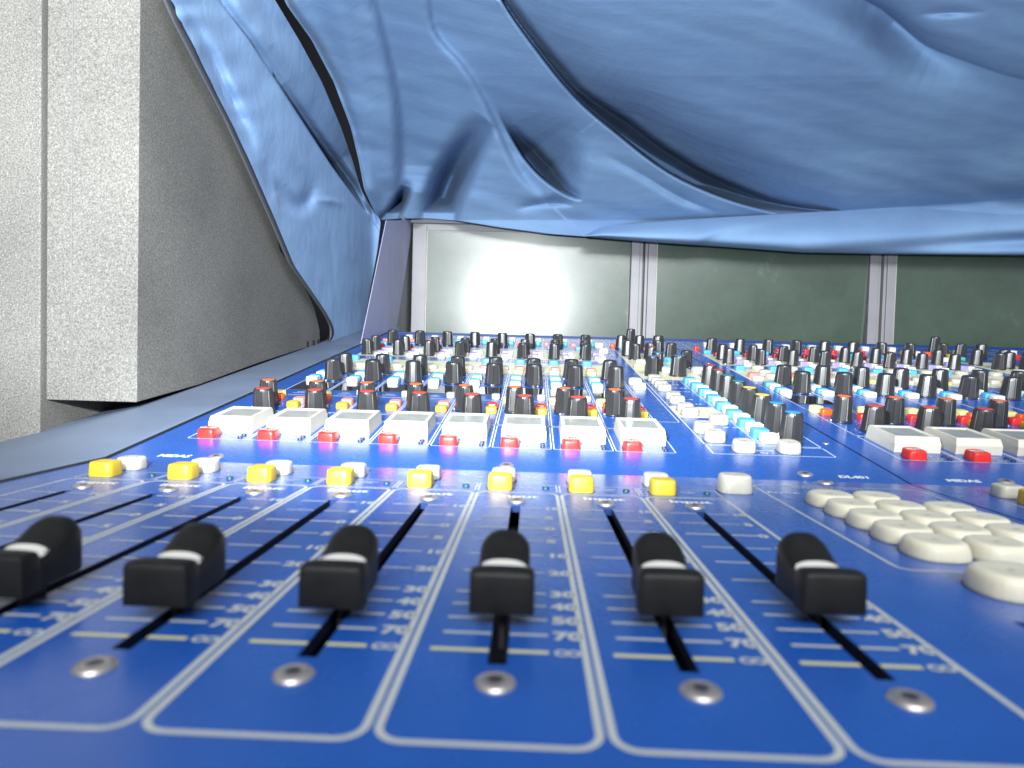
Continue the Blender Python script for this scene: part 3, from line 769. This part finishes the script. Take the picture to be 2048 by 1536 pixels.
def sheet(name, P, Y, parent, thick=.5):
    W = toworld(P[..., 0], P[..., 1], Y); nv, nu = Y.shape
    b = MB(); b.mesh([tuple(p) for p in W.reshape(-1, 3)], [(r * nu + c, r * nu + c + 1, (r + 1) * nu + c + 1, (r + 1) * nu + c) for r in range(nv - 1) for c in range(nu - 1)], 'cloth', True)
    o = b.build(name, None); o.parent = parent; o.matrix_parent_inverse = Matrix.Translation(-Vector(parent.location))
    s = o.modifiers.new('thickness', 'SOLIDIFY'); s.thickness = thick * MM; s.offset = 0
    return W, o
cover = thing('dust_cover', 'slack blue fabric dust cover hung in folds over the back and left of the console', 'dust cover', (0, 600, 300))

# -- canopy
left = [(536, -120), (545, -60), (573, 10), (623, 80), (668, 165), (702, 255), (718, 322), (729, 380), (750, 425), (760, 440)]
right = [(2300, -120), (2300, 520)]
top = [(536, -120), (2300, -120)]
bot = [(760, 440), (800, 437), (860, 437), (920, 442), (1000, 455), (1100, 468), (1180, 474), (1300, 478), (1450, 470), (1620, 455), (2048, 430), (2300, 420)]
P = coons(left, right, top, bot, 620, 330); px, py = P[..., 0], P[..., 1]
Y = smin(wallY(px, py, -188.0), canopy_base(px, py), 14)
main = [(930, -420), (985, -60), (1005, 0), (1070, 92), (1150, 190), (1240, 268), (1340, 343), (1450, 393), (1560, 422), (1680, 432)]
sd = crease(px, py, [(x, y, 1.0) for x, y in main], lambda d: d)
am = crease(px, py, [(x, y, a_) for (x, y), a_ in zip(main, [80, 100, 130, 150, 240, 380, 400, 330, 180, 10])], lambda d: 1 + 0 * d)
wm = crease(px, py, [(x, y, a_) for (x, y), a_ in zip(main, [4, 6, 8, 8, 10, 24, 27, 20, 10, 2])], lambda d: 1 + 0 * d)
Y += am * pleat(sd, wm)
Y += 30 * np.exp(-((px - P[:, :1, 0]) / 14) ** 2)
Y += crease(px, py, [(700, -420, 20), (735, -60, 34), (758, 50, 38), (783, 150, 42), (795, 240, 46), (797, 330, 46), (793, 380, 20)], STEP(9))
Y -= crease(px, py, [(640, -420, 14), (665, -60, 16), (700, 100, 18), (735, 240, 18), (765, 350, 14)], G_(34))
Y += crease(px, py, [(800, -420, 12), (850, -60, 18), (868, 60, 18), (925, 130, 18), (968, 200, 20), (1000, 270, 24), (1040, 350, 18), (1090, 400, 4)], STEP(7))
pit = [(990, 205), (1015, 255), (1048, 310), (1085, 352), (1130, 385), (1165, 400)]
Y += crease(px, py, [(x, y, a_) for (x, y), a_ in zip(pit, [0, 90, 280, 280, 110, 0])], lambda d: 1 + 0 * d) * pleat(crease(px, py, [(x, y, 1.0) for x, y in pit], lambda d: d), crease(px, py, [(x, y, a_) for (x, y), a_ in zip(pit, [1, 4, 20, 22, 6, 1])], lambda d: 1 + 0 * d)) * np.exp(-(np.hypot(px - 1085, py - 318) / 105) ** 4)
Y += crease(px, py, [(975, 240, 0), (935, 295, 90), (905, 350, 190), (885, 400, 200), (876, 440, 120)], G_(24))
Y += crease(px, py, [(812, 372, 10), (801, 400, 170), (785, 428, 200), (770, 445, 120)], G_(9))
Y += crease(px, py, [(1030, 421, 0), (1070, 412, 9), (1110, 408, 14), (1150, 412, 0)][::-1], P_(12, 5))
Y += crease(px, py, [(1200, 300, 0), (1290, 352, 10), (1370, 398, 14), (1440, 424, 0)], P_(10, 16))
Y += crease(px, py, [(1600, -60, 30), (1740, 5, 80), (1790, 40, 90), (1850, 90, 70), (1930, 122, 40), (2048, 160, 24), (2300, 220, 6)], P_(60, 16))
Y += crease(px, py, [(1820, 28, 0), (1900, 24, 9), (1980, 22, 0)], P_(9, 9))
Y += crease(px, py, [(1940, 388, 0), (2010, 392, 16), (2100, 398, 18)], G_(16))
Y += crease(px, py, [(1180, 462, 0), (1300, 444, 16), (1450, 434, 20), (1620, 424, 26), (2048, 398, 24), (2300, 385, 22)], P_(26, 26))
Y += 2.2 * vnoise(px, py, 85, 3, .35, 4.0) + .8 * vnoise(px, py, 28, 5, .3, 4.0) + 3.0 * vnoise(px, py, 260, 8)
lim = np.interp(py, [370, 426], [1080, 804]); Y = smin(Y, lim, 5)
sheet('canopy', P, Y, cover)

# -- turned-up lower flap of the canopy
L_ = [(1172, 470), (1200, 452), (1400, 437), (1620, 424), (2048, 398), (2300, 384)]
B_ = [(1172, 473), (1200, 476), (1300, 484), (1450, 494), (1600, 505), (1750, 508), (2048, 511), (2300, 514)]
P = coons([(1172, 470), (1172, 473)], [(2300, 384), (2300, 514)], L_, B_, 260, 40); px, py = P[..., 0], P[..., 1]
vv = np.linspace(0, 1, 40)[:, None]
Y = 790 - 34 * vv - 8 * np.sin(np.pi * vv) + 26 * vv ** 8 + 0 * px
Y += crease(px, py, [(1390, 494, 8), (1440, 466, 9), (1540, 448, 5), (1660, 430, 0)][::-1], STEP(8))
Y += 1.6 * vnoise(px, py, 60, 12, .1, 4.0)
Y += crease(px, py, [(1600, 505, 0), (1800, 495, 12), (2048, 482, 22), (2300, 475, 26)][::-1], G_(16))
sheet('turned_flap', P, Y, cover)

# -- left drape
hem = [(268, -200), (322, -14), (345, 40), (392, 130), (450, 240), (500, 350), (545, 450), (580, 532), (616, 582), (646, 625), (662, 655), (662, 680), (650, 692), (635, 699)]
left = hem
right = [(490, -200), (541, -14), (600, 84), (644, 165), (682, 255), (708, 330), (722, 380), (748, 425), (762, 440), (755, 500), (742, 570), (733, 620), (727, 668)]
top = [(268, -200), (490, -200)]; bot = [(635, 699), (668, 693), (700, 682), (727, 668)]
P = coons(left, right, top, bot, 170, 330); px, py = P[..., 0], P[..., 1]
Y = smin(wallY(px, py, -197.0), canopy_base(px, np.minimum(py, 380)) - 6 + np.maximum(py - 380, 0) * .1, 10)
Y = np.where(Y > 800, 800, Y)
fd = [(380, -200), (430, -20), (500, 80), (560, 170), (620, 262), (665, 330), (700, 378), (735, 428)]
Y += crease(px, py, [(x, y, a_) for (x, y), a_ in zip(fd, [4, 10, 16, 34, 130, 230, 160, 10])], lambda d: 1 + 0 * d) * pleat(crease(px, py, [(x, y, 1.0) for x, y in fd], lambda d: d), crease(px, py, [(x, y, a_) for (x, y), a_ in zip(fd, [1, 1, 2, 3, 5, 9, 9, 2])], lambda d: 1 + 0 * d))
Y -= crease(px, py, [(400, -200, 8), (480, 0, 9), (540, 90, 14), (590, 150, 4), (640, 220, 0)], G_(22))
Y += crease(px, py, [(700, 300, 0), (722, 340, 26), (738, 390, 30), (748, 440, 10)], G_(8))
Y += crease(px, py, [(520, 320, 0), (555, 380, 16), (600, 410, 20), (620, 380, 12), (600, 330, 0)], G_(16))
Y -= crease(px, py, [(535, 330, 0), (552, 390, 7), (565, 410, 0)], G_(9))
Y -= crease(px, py, [(620, 400, 0), (660, 402, 6), (700, 412, 0)], G_(7))
hd = crease(px, py, [(x, y, 1.0) for x, y in hem], lambda d: np.exp(-np.abs(d) / 26) * (1 - np.exp(-(d / 20) ** 2)))
Y += hd * 4.5 * np.sin(py / 9.0 + 1.5 * np.sin(py / 37.0)) * np.clip((420 - py) / 300, 0, 1)
Y += crease(px, py, [(360, 0, 0), (420, 110, 12), (450, 180, 14), (480, 240, 10), (520, 330, 0)], G_(15))
Y += (2.4 * vnoise(px, py, 70, 22, 1.05, 3.0) + .8 * vnoise(px, py, 26, 23, .6, 2.0)) * (1 - np.exp(-(np.arange(px.shape[1])[None, :] / 12.0) ** 2))
wf = wallY(px, py, -203.0); Y = np.where(wf < 440, np.minimum(Y, wf), Y)
Wd, _ = sheet('side_drape', P, Y, cover)
# hem: doubled, stitched edge of the drape
hb = MB(); pts = Wd[:, 0, :].copy(); pts2 = Wd[:, 4, :].copy(); n = len(pts)
for _ in range(10):
    for a_ in (pts, pts2): a_[1:-1] = (a_[:-2] + 2 * a_[1:-1] + a_[2:]) / 4
ring = []
for i in range(n):
    a = pts[i]; ax = (pts2[i] - a); ax = ax / (np.linalg.norm(ax) + 1e-9)
    tang = pts[min(i + 1, n - 1)] - pts[max(i - 1, 0)]; tang = tang / (np.linalg.norm(tang) + 1e-9); nrm = np.cross(ax, tang)
    wd = 8.0; 
    for (u, v_) in ((-.8, 0), (-.3, 1.1), (.8, .9), (wd * .5, .75), (wd * .5 + .3, .95), (wd, .8), (wd + .3, .1), (wd, -.8), (.5, -1.0), (-.3, -1.0)):
        ring.append(tuple(a + ax * u + nrm * v_))
K = 10
hb.mesh(ring, [(i * K + j, i * K + (j + 1) % K, (i + 1) * K + (j + 1) % K, (i + 1) * K + j) for i in range(n - 1) for j in range(K)], 'hem_cloth' if 'hem_cloth' in MATS else (mat('hem_cloth', (.07, .075, .085), .8, bump=(700, .3, .6)).name), True)
o = hb.build('stitched_hem', None); o.parent = cover; o.matrix_parent_inverse = Matrix.Translation(-Vector(cover.location))
